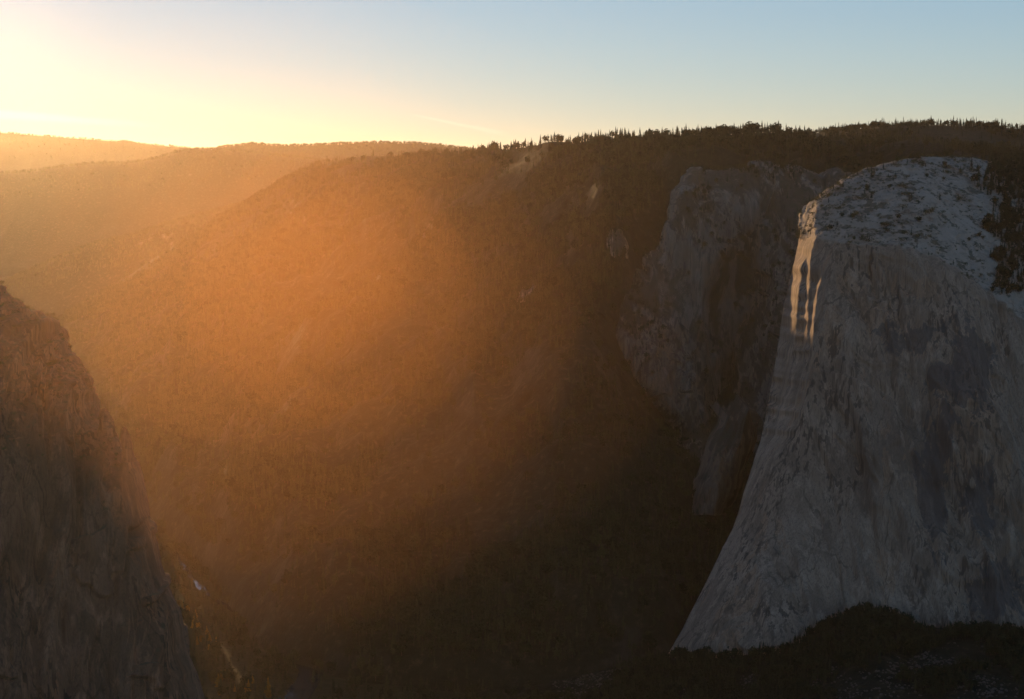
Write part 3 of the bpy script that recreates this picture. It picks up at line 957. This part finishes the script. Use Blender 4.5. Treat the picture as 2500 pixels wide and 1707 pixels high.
NO_TREES = []
def plant(name, crown, trunk, pos, h, wide, turn, label, cat, group):
    e = bpy.data.objects.new(name, None)
    e.empty_display_size = 0.1
    C.objects.link(e)
    e.location = pos; e.rotation_euler = (0, 0, turn); e.scale = (h * wide, h * wide, h)
    for nm, me in (('trunk', trunk), ('crown', crown)):
        if me is None: continue
        o = bpy.data.objects.new(nm, me)
        C.objects.link(o); o.parent = e
    tag(e, label, cat, group)
    return e

# ---- forests on the hills
Wm = SHEETS['main']
# what stands in front of the slope, to skip trees nobody sees
def seen_main(p):
    x, y = pix(p)
    e_left = np.interp(y, LEFT_EDGE[:, 1], LEFT_EDGE[:, 0])
    ok = (x > e_left - 30) & (x < 2560) & (x > -40) & (y < 1760)
    hid = (x > 2000) & (y > 520)
    near_crest = p[:, 2] > 1080 - (p[:, 1] / F) * 35
    return (ok & ~hid) * np.where(near_crest, 0.45, 1.0)
all_main = scatter(Wm, 215000, lambda p: (seen_main(p) * (0.10 + 0.90 * patch(p, 260, -0.15, 0.2, 201)) * (0.35 + 0.65 * patch(p, 700, 0.0, 0.2, 231))), slope_max=52, rows=(0.045, 1), seed=21)
all_main = all_main[all_main[:, 2] > -2]
forest('forest_on_valley_side', 'dense dark conifer forest covering the long valley side', all_main, 11, 46, seed=31)
for key, nm, lab, n, sd in (('farA', 'forest_on_far_ridge', 'tiny trees along the palest golden ridge', 5000, 41), ('farB', 'forest_on_middle_ridge', 'small trees along the hazy orange ridge', 6000, 42),
                            ('farC', 'forest_on_distant_ridge', 'small trees along the low purple skyline ridge', 4500, 43),
                            ('farD', 'forest_on_low_spur', 'small trees on the faint low spur in the glow', 9000, 47)):
    p = scatter(SHEETS[key], n, lambda q: (pix(q)[0] > -60) & (pix(q)[0] < 1400), rows=(0.10, 0.32), seed=sd)
    forest(nm, lab, p, 20, 46, seed=sd)
p = scatter(SHEETS['farR'], 9000, lambda q: (pix(q)[0] > 1700) * (pix(q)[0] < 2560) * patch(q, 200, -0.1, 0.2, 205, 0.05), rows=(0.10, 0.9), seed=44)
forest('forest_on_granite_hill', 'conifers between the pale patches of the rounded hill', p, 16, 34, seed=44)

p = scatter(SHEETS['buttress'], 9000, lambda q: patch(q, 90, 0.0, 0.2, 223, 0.08) * (pix(q)[0] < 1990), slope_max=66, seed=49)
forest('trees_on_buttress', 'trees clinging to the ledges of the shaded buttress', p, 8, 24, seed=49)

# valley floor wood, with the river and clearings left open
river_px = np.array([(640, 1860), (700, 1735), (722, 1700), (752, 1668), (762, 1640), (735, 1600), (660, 1550), (580, 1500), (510, 1455), (482, 1425), (450, 1390), (430, 1350)], float)
def floor_point(px, py, z=0.0):
    v = (853.5 - py) / F
    dy = CP + v * SP; dz = -SP + v * CP
    return P(px, py, (z - CAM_Z) / dz * dy)
river_pts = floor_point(river_px[:, 0], river_px[:, 1], 0)
tt = np.linspace(0, 1, 160)
kk = np.linspace(0, 1, len(river_pts))
rv = np.stack([np.interp(tt, kk, river_pts[:, i]) for i in range(3)], -1)
rv = smooth(rv, 5, 0)
def river_dist(p):
    d = np.full(len(p), 1e9)
    for q in rv[::2]:
        d = np.minimum(d, np.hypot(p[:, 0] - q[0], p[:, 1] - q[1]))
    return d
def build_river():
    tng = np.gradient(rv, axis=0); tng /= np.linalg.norm(tng[:, :2], axis=1)[:, None]
    side = np.stack([-tng[:, 1], tng[:, 0], 0 * tng[:, 0]], -1)
    wd = 17 + 5 * fbm(tt * 20, tt * 0, octaves=3, seed=5) + 12 * (1 - sstep(0.3, 0.5, tt)) - 9 * sstep(0.5, 0.7, tt)
    G = np.stack([rv + side * (wd * k)[:, None] for k in (-1, -0.3, 0.3, 1)], 1)
    zf = 3 * fbm(G[..., 0] / 300, G[..., 1] / 300, octaves=4, seed=3)
    G[..., 2] = zf + 1.2
    tag(sheet('river', G, M_water), 'narrow river shining pale between dark valley trees', 'river', kind='structure')
build_river()
def open_ground(p):
    x, y = pix(p)
    rd = river_dist(p)
    k = sstep(8, 16, rd)
    for (cx, cy, rx, ry) in ((738, 1740, 42, 125), (482, 1438, 10, 18), (1180, 1660, 60, 22), (1010, 1590, 60, 16), (840, 1650, 40, 14)):
        k = k * sstep(0.7, 1.1, np.hypot((x - cx) / rx, (y - cy) / ry) + 0.2 * vnoise(x / 9, y / 9))
    return k
p = scatter(SHEETS['floor'], 30000, lambda q: (pix(q)[1] < 1760) * (pix(q)[0] > 330) * (pix(q)[0] < 1800) * open_ground(q) * (q[:, 1] < 5600), seed=45)
forest('forest_on_valley_floor', 'dark tall conifer wood on the valley floor', p, 18, 42, seed=45)

# talus wood
def talus_keep(p):
    x, y = pix(p)
    k = patch(p, 150, -0.12, 0.16, 207)
    for (cx, cy, rx, ry) in ((2060, 1690, 90, 50), (1820, 1665, 30, 22), (2430, 1680, 110, 38), (2290, 1535, 60, 12), (2110, 1655, 60, 20)):
        k = k * sstep(0.7, 1.1, np.hypot((x - cx) / rx, (y - cy) / ry) + 0.5 * fbm(x / 20, y / 20, octaves=2, seed=3))
    return k * (x > 1100) * (x < 2560) * (y < 1770)
tal = scatter(SHEETS['talus'], 16000, talus_keep, rows=(0.06, 1), seed=46)

# boulder fields
def boulder_mesh(seed):
    rg = random.Random(seed)
    vs, fs = [], []
    nr, ns = 4, 7
    for i in range(nr):
        f = i / (nr - 1)
        for k in range(ns):
            a = 6.283 * k / ns
            r = (0.35 + 0.65 * math.sin(math.pi * (0.15 + 0.7 * f))) * rg.uniform(0.7, 1.15)
            vs.append((r * math.cos(a), r * math.sin(a), f * 1.1 - 0.3 + rg.uniform(-0.1, 0.1)))
    for i in range(nr - 1):
        for k in range(ns):
            j = (k + 1) % ns
            fs += [(i * ns + k, i * ns + j, i * ns + ns + j), (i * ns + k, i * ns + ns + j, i * ns + ns + k)]
    vs.append((0, 0, 0.9)); t_ = len(vs) - 1
    fs += [((nr - 1) * ns + k, (nr - 1) * ns + (k + 1) % ns, t_) for k in range(ns)]
    me = raw_mesh('boulder_kind', vs, fs, 3, False); me.materials.append(M_rock)
    return me
boulder_col = bpy.data.collections.new('boulder_kinds')
for i in range(4):
    boulder_col.objects.link(bpy.data.objects.new('boulder_kind_%d' % i, boulder_mesh(i)))
GN_BOULDER = gn_group(boulder_col)
bp = scatter(SHEETS['talus'], 15000, lambda q: (1 - talus_keep(q)) * (pix(q)[0] > 1350) * (pix(q)[0] < 2560) * (pix(q)[1] < 1760) * patch(q, 90, 0.0, 0.25, 219, 0.03), rows=(0.06, 1), seed=47)
forest('talus_boulders', 'pale broken boulders in the clearings under the great cliff', bp, 0.5, 3.6, weights=(1, 1, 1, 1), gn=GN_BOULDER, seed=47, cat='boulders', mat=M_rock)

# ---- haze: the air of the valley
def build_haze():
    x0, x1, y0, y1, z0, z1 = -60500, 60500, -20500, 100500, -62, 1420
    v = [(x, y, z) for z in (z0, z1) for y in (y0, y1) for x in (x0, x1)]
    f = [(0, 2, 3, 1), (4, 5, 7, 6), (0, 1, 5, 4), (2, 6, 7, 3), (0, 4, 6, 2), (1, 3, 7, 5)]
    me = raw_mesh('haze', v, f, 4, False)
    m = N('haze_air')
    vol = m.n('ShaderNodeVolumePrincipled')
    vol.inputs['Color'].default_value = (*HAZE_COLOR, 1)
    vol.inputs['Density'].default_value = HAZE_DENSITY
    vol.inputs['Anisotropy'].default_value = HAZE_G
    sun_glow = m.n('ShaderNodeVolumePrincipled')            # second, strongly forward haze lobe added for the glow round the sun
    sun_glow.inputs['Color'].default_value = (1, 1, 1, 1)
    sun_glow.inputs['Density'].default_value = SUN_GLOW_DENSITY
    sun_glow.inputs['Anisotropy'].default_value = 0.95
    both = m.n('ShaderNodeAddShader')
    m.l(vol.outputs[0], both.inputs[0]); m.l(sun_glow.outputs[0], both.inputs[1])
    m.l(both.outputs[0], m.out.inputs['Volume'])
    me.materials.append(m.m)
    o = bpy.data.objects.new('haze', me)
    C.objects.link(o)
    tag(o, 'warm sunlit haze filling the valley air', 'haze', kind='stuff')
build_haze()

# ---- thin smoky veils added for the orange glow, part lens flare: one inside the other, each of even density
def build_glow_smoke():
    nu, nv = 40, 26
    th = np.linspace(0, 2 * np.pi, nu, endpoint=False)[None, :]; ph = np.linspace(0.04, np.pi - 0.04, nv)[:, None]
    veils = [(690, 810, 1020, 860, 2350, 0.24), (720, 790, 800, 670, 2330, 0.40), (745, 755, 630, 530, 2320, 0.70), (765, 715, 490, 400, 2300, 0.95), (800, 680, 360, 300, 2270, 1.25), (825, 670, 220, 215, 2240, 1.9)]
    for i, (px, py, rx, rz, D, dk) in enumerate(veils):
        m = N('glow_air')
        vol = m.n('ShaderNodeVolumePrincipled')
        vol.inputs['Color'].default_value = (1.0, 0.55 - 0.022 * i, 0.26 - 0.026 * i, 1)
        vol.inputs['Anisotropy'].default_value = 0.78
        vol.inputs['Density'].default_value = GLOW_SMOKE_DENSITY * dk
        m.l(vol.outputs[0], m.out.inputs['Volume'])
        c = P(px, py, D); k = D / F
        n = np.stack(np.broadcast_arrays(np.sin(ph) * np.cos(th), np.sin(ph) * np.sin(th), np.cos(ph) + 0 * th), -1)
        w = 1 + 0.16 * fbm(n[..., 0] * 1.2 + i * 7, n[..., 1] * 1.2, n[..., 2] * 1.2, octaves=2, seed=300 + i)
        V = n * w[..., None] * np.array([rx * k, 0.8 * rx * k, rz * k])
        ring = np.arange(nv * nu).reshape(nv, nu)
        q = np.stack([ring[:-1], ring[1:], np.roll(ring, -1, 1)[1:], np.roll(ring, -1, 1)[:-1]], -1).reshape(-1, 4)
        vs = np.concatenate([V.reshape(-1, 3), [V[0].mean(0)], [V[-1].mean(0)]])
        tri = [(nv * nu, j, (j + 1) % nu) for j in range(nu)] + [(nv * nu + 1, (nv - 1) * nu + (j + 1) % nu, (nv - 1) * nu + j) for j in range(nu)]
        fl = np.concatenate([np.stack([q[:, 0], q[:, 1], q[:, 2]], -1), np.stack([q[:, 0], q[:, 2], q[:, 3]], -1), np.array(tri)])
        me = raw_mesh('glow_smoke', vs, fl, 3, True)
        me.materials.append(m.m)
        o = bpy.data.objects.new('glow_smoke', me)
        C.objects.link(o)
        o.location = c
        o.rotation_euler = (0, R(-30), 0)
        tag(o, 'thin smoky veil added for the orange glow above the valley', 'glow_smoke', 'smoky glow veils over the valley', kind='stuff')
build_glow_smoke()

# ---- single trees
def nearest_order(p):
    return p[np.argsort(p[:, 1])]

# trees of the talus wood that show largest
rg = np.random.default_rng(77)
tal_px, tal_py = pix(tal)
near = (tal_py < 1725) & (tal_px < 2510)
cand = tal[near]
pick = rg.permutation(len(cand))
single_tal = cand[pick[:75]]
rest_tal = np.concatenate([cand[pick[75:]], tal[~near]])
forest('forest_on_talus', 'dark wood over the boulder slope below the great cliff', rest_tal, 9, 28, weights=(4, 4, 3, 3, 2, 3), seed=46)
for q in single_tal:
    k = rg.integers(0, 6)
    h = rg.uniform(14, 28); x, y = [v[0] for v in pix(q[None])]
    place = 'at the foot of the great cliff' if y < np.interp(x, [1640, 1830, 2110, 2500], [1625, 1610, 1530, 1570]) else 'on the boulder slope'
    where = next(w for e, w in ((1700, 'below the prow'), (1950, 'right of the prow'), (2200, 'near the wooded knoll'), (2400, 'right of the wooded knoll'), (9e9, 'towards the right border')) if x < e)
    plant('conifer_tree', (CROWNS + PINE)[k], TRUNK if k < 4 else TRUNK_L, q, h, rg.uniform(0.85, 1.25), rg.uniform(0, 6.28),
          '%s %s dark tree %s %s' % (('short', 'middling', 'tall')[int(min(2, (h - 14) / 4.7))], ('full', 'narrow', 'ragged', 'broad', 'round-headed', 'bushy')[k], place, where), 'tree', 'trees under the great cliff')

# skyline trees on the valley side
row = Wm[int(0.045 * Wm.shape[0]):int(0.075 * Wm.shape[0])]
sk = scatter(row, 1800, lambda q: (pix(q)[0] > 1150) & (pix(q)[0] < 2510), seed=48)[:155]
for q in sk:
    k = rg.integers(0, 4)
    h = rg.uniform(22, 42); x = pix(q[None])[0][0]
    where = next(w for e, w in ((1300, 'where the skyline starts to climb'), (1450, 'left of the squarish rock face'), (1640, 'above the squarish rock face'), (1800, 'above the shaded buttress'), (1960, 'above the gap beside the dome'), (2200, 'above the sunlit prow'), (9e9, 'above the granite top')) if x < e)
    plant('conifer_tree', CROWNS[k], TRUNK, q, h, rg.uniform(0.8, 1.15), rg.uniform(0, 6.28),
          '%s %s conifer on the skyline %s' % (('short', 'middling', 'tall')[int(min(2, (h - 22) / 6.7))], ('full', 'narrow', 'ragged', 'broad')[k], where), 'tree', 'skyline conifers')

# and on the granite hill behind
rowR = SHEETS['farR'][int(0.12 * SHEETS['farR'].shape[0]):int(0.19 * SHEETS['farR'].shape[0])]
for q in scatter(rowR, 900, lambda q: (pix(q)[0] > 1960) & (pix(q)[0] < 2510), seed=58)[:70]:
    k = rg.integers(0, 4); h = rg.uniform(22, 42); x = pix(q[None])[0][0]
    where = next(w for e, w in ((2100, 'where it meets the wooded plateau'), (2200, 'on its left shoulder'), (2300, 'at its highest point'), (2400, 'right of its highest point'), (9e9, 'near the right border')) if x < e)
    plant('conifer_tree', CROWNS[k], TRUNK, q, h, rg.uniform(0.8, 1.15), rg.uniform(0, 6.28),
          '%s %s conifer on the granite hill skyline %s' % (('short', 'middling', 'tall')[int(min(2, (h - 22) / 6.7))], ('full', 'narrow', 'ragged', 'broad')[k], where), 'tree', 'granite hill skyline conifers')

# trees and bushes on the dome
top = SHEETS['captain_top']
def dome_keep(p):
    x, y = pix(p)
    k = patch(p, 70, 0.05, 0.2, 211, 0.12)
    right = sstep(2380, 2470, x + 0.2 * (y - 500))
    leftrim = sstep(2180, 2020, x) if False else (1 - sstep(2050, 2230, x)) * sstep(430, 300, y * 0 + 400)
    return np.clip(k + 1.0 * right + 0.5 * (1 - sstep(2020, 2200, x)), 0, 1) * (x < 2530)
dm = scatter(top, 6500, dome_keep, seed=51)
dx, dy_ = pix(dm)
right = dx > 2400
dl = dm[~right][:290]
def dome_place(q):
    x, y = [v[0] for v in pix(q[None])]
    side = next(w for e, w in ((2010, 'beside the sunlit prow'), (2090, 'on the left rim'), (2180, 'left of the middle'), (2270, 'in the middle'), (2340, 'right of the middle'), (9e9, 'near the dark wood')) if x < e)
    f = (y - np.interp(x, [1960, 2040, 2160, 2260, 2400], [508, 458, 400, 382, 392])) / 200.0
    return ('along the crest' if f < 0.15 else 'on the upper slab' if f < 0.45 else 'on the lower slab' if f < 0.85 else 'just above the rim'), side
for i, q in enumerate(dl):
    up_, side_ = dome_place(q)
    if rg.random() < 0.68:
        h = rg.uniform(3.5, 10); k = rg.integers(0, 3)
        plant('bush', BUSH[k], TRUNK_B, q, h, rg.uniform(1.1, 2.0), rg.uniform(0, 6.28),
              '%s %s bush on the granite top %s %s' % ('small' if h < 6 else 'larger', ('dark', 'spreading', 'rounded')[k], up_, side_), 'bush', 'bushes on the granite top')
    else:
        k = rg.integers(0, 3)
        h = rg.uniform(9, 19)
        plant('pine_tree', [CROWNS[2], CROWNS[3], PINE[0]][k], TRUNK, q, h, rg.uniform(0.9, 1.3), rg.uniform(0, 6.28),
              '%s %s pine on the granite top %s %s' % ('low' if h < 13 else 'taller', ('ragged', 'broad', 'round-headed')[k], up_, side_), 'tree', 'pines on the granite top')
forest('scrub_on_dome', 'scrub scattered over the granite top of the great cliff', dm[~right][290:2600], 1.5, 6, weights=(1, 1, 1), gn=GN_SCRUB, seed=52, cat='scrub', mat=M_scrub)
rt = scatter(top, 9000, lambda q: sstep(2400, 2470, pix(q)[0] + 60 * fbm(q[:, 0] / 60, q[:, 1] / 60, octaves=3, seed=4)) * (pix(q)[1] < 720), seed=53)
forest('forest_on_dome_shoulder', 'dense dark conifers on the shoulder at the right of the granite top', rt, 14, 30, seed=53)

# scrub and small trees on the left cliff
Wl = SHEETS['left']
lp = scatter(Wl, 5000, lambda q: (pix(q)[0] > -60) * (pix(q)[1] < 1250) * patch(q, 60, 0.05, 0.2, 217, 0.1), slope_max=62, seed=54)
forest('scrub_on_left_cliff', 'scrub on the ledges of the near left cliff', lp, 2.5, 8, weights=(1, 1, 1), gn=GN_SCRUB, seed=54, cat='scrub', mat=M_scrub)
edge_words = ['where the cliff edge levels out', 'just below the levelling of the cliff edge', 'on the sloping shoulder of the left cliff', 'behind the upper rock spire', 'against the upper rock spire', 'beside the lower rock spire', 'at the topmost corner of the left cliff', 'low on the shoulder of the left cliff', 'where the left cliff turns steep']
for (px, py, h), ew in zip(((64, 768, 12), (88, 781, 15), (120, 799, 10), (250, 985, 20), (262, 1000, 18), (303, 1080, 12), (5, 690, 9), (150, 817, 8), (173, 845, 7)), edge_words):
    q = P(px, py + 4, 3150 if py < 900 else 2990)
    plant('pine_tree', CROWNS[2] if h > 11 else PINE[0], TRUNK, q - np.array([0, 0, 2.0]), h, 1.2, px,
          'small pine ' + ew, 'tree', 'pines on the left cliff edge')

# golden trees at the foot of the left cliff
gold = [(445, 1480, 26), (458, 1492, 24), (478, 1508, 30), (470, 1525, 22), (484, 1530, 20), (505, 1540, 22), (512, 1558, 24), (492, 1564, 22), (481, 1564, 20), (510, 1578, 22), (437, 1474, 20),
        (533, 1668, 30), (540, 1652, 24), (555, 1645, 18), (536, 1688, 20), (607, 1680, 28), (600, 1698, 24), (655, 1682, 34), (617, 1660, 22), (655, 1702, 26), (573, 1680, 18), (528, 1560, 16)]
for i, (px, py, h) in enumerate(gold):
    q = floor_point(px, py + 10, 0)
    plant('golden_tree', OAK[i % 3], TRUNK_L, q, h, rg.uniform(0.8, 1.1), i * 1.7, '%s yellow %s tree %s' % ('tall' if h > 25 else 'short' if h < 21 else 'middling', ('ragged', 'round-headed', 'spreading')[i % 3], 'in the upper group against the left cliff' if py < 1520 else 'in the middle group below the left cliff' if py < 1600 else 'in the lowest group at the left cliff foot' if px < 580 else 'between the left cliff foot and the river'), 'tree', 'golden trees at the left cliff foot')
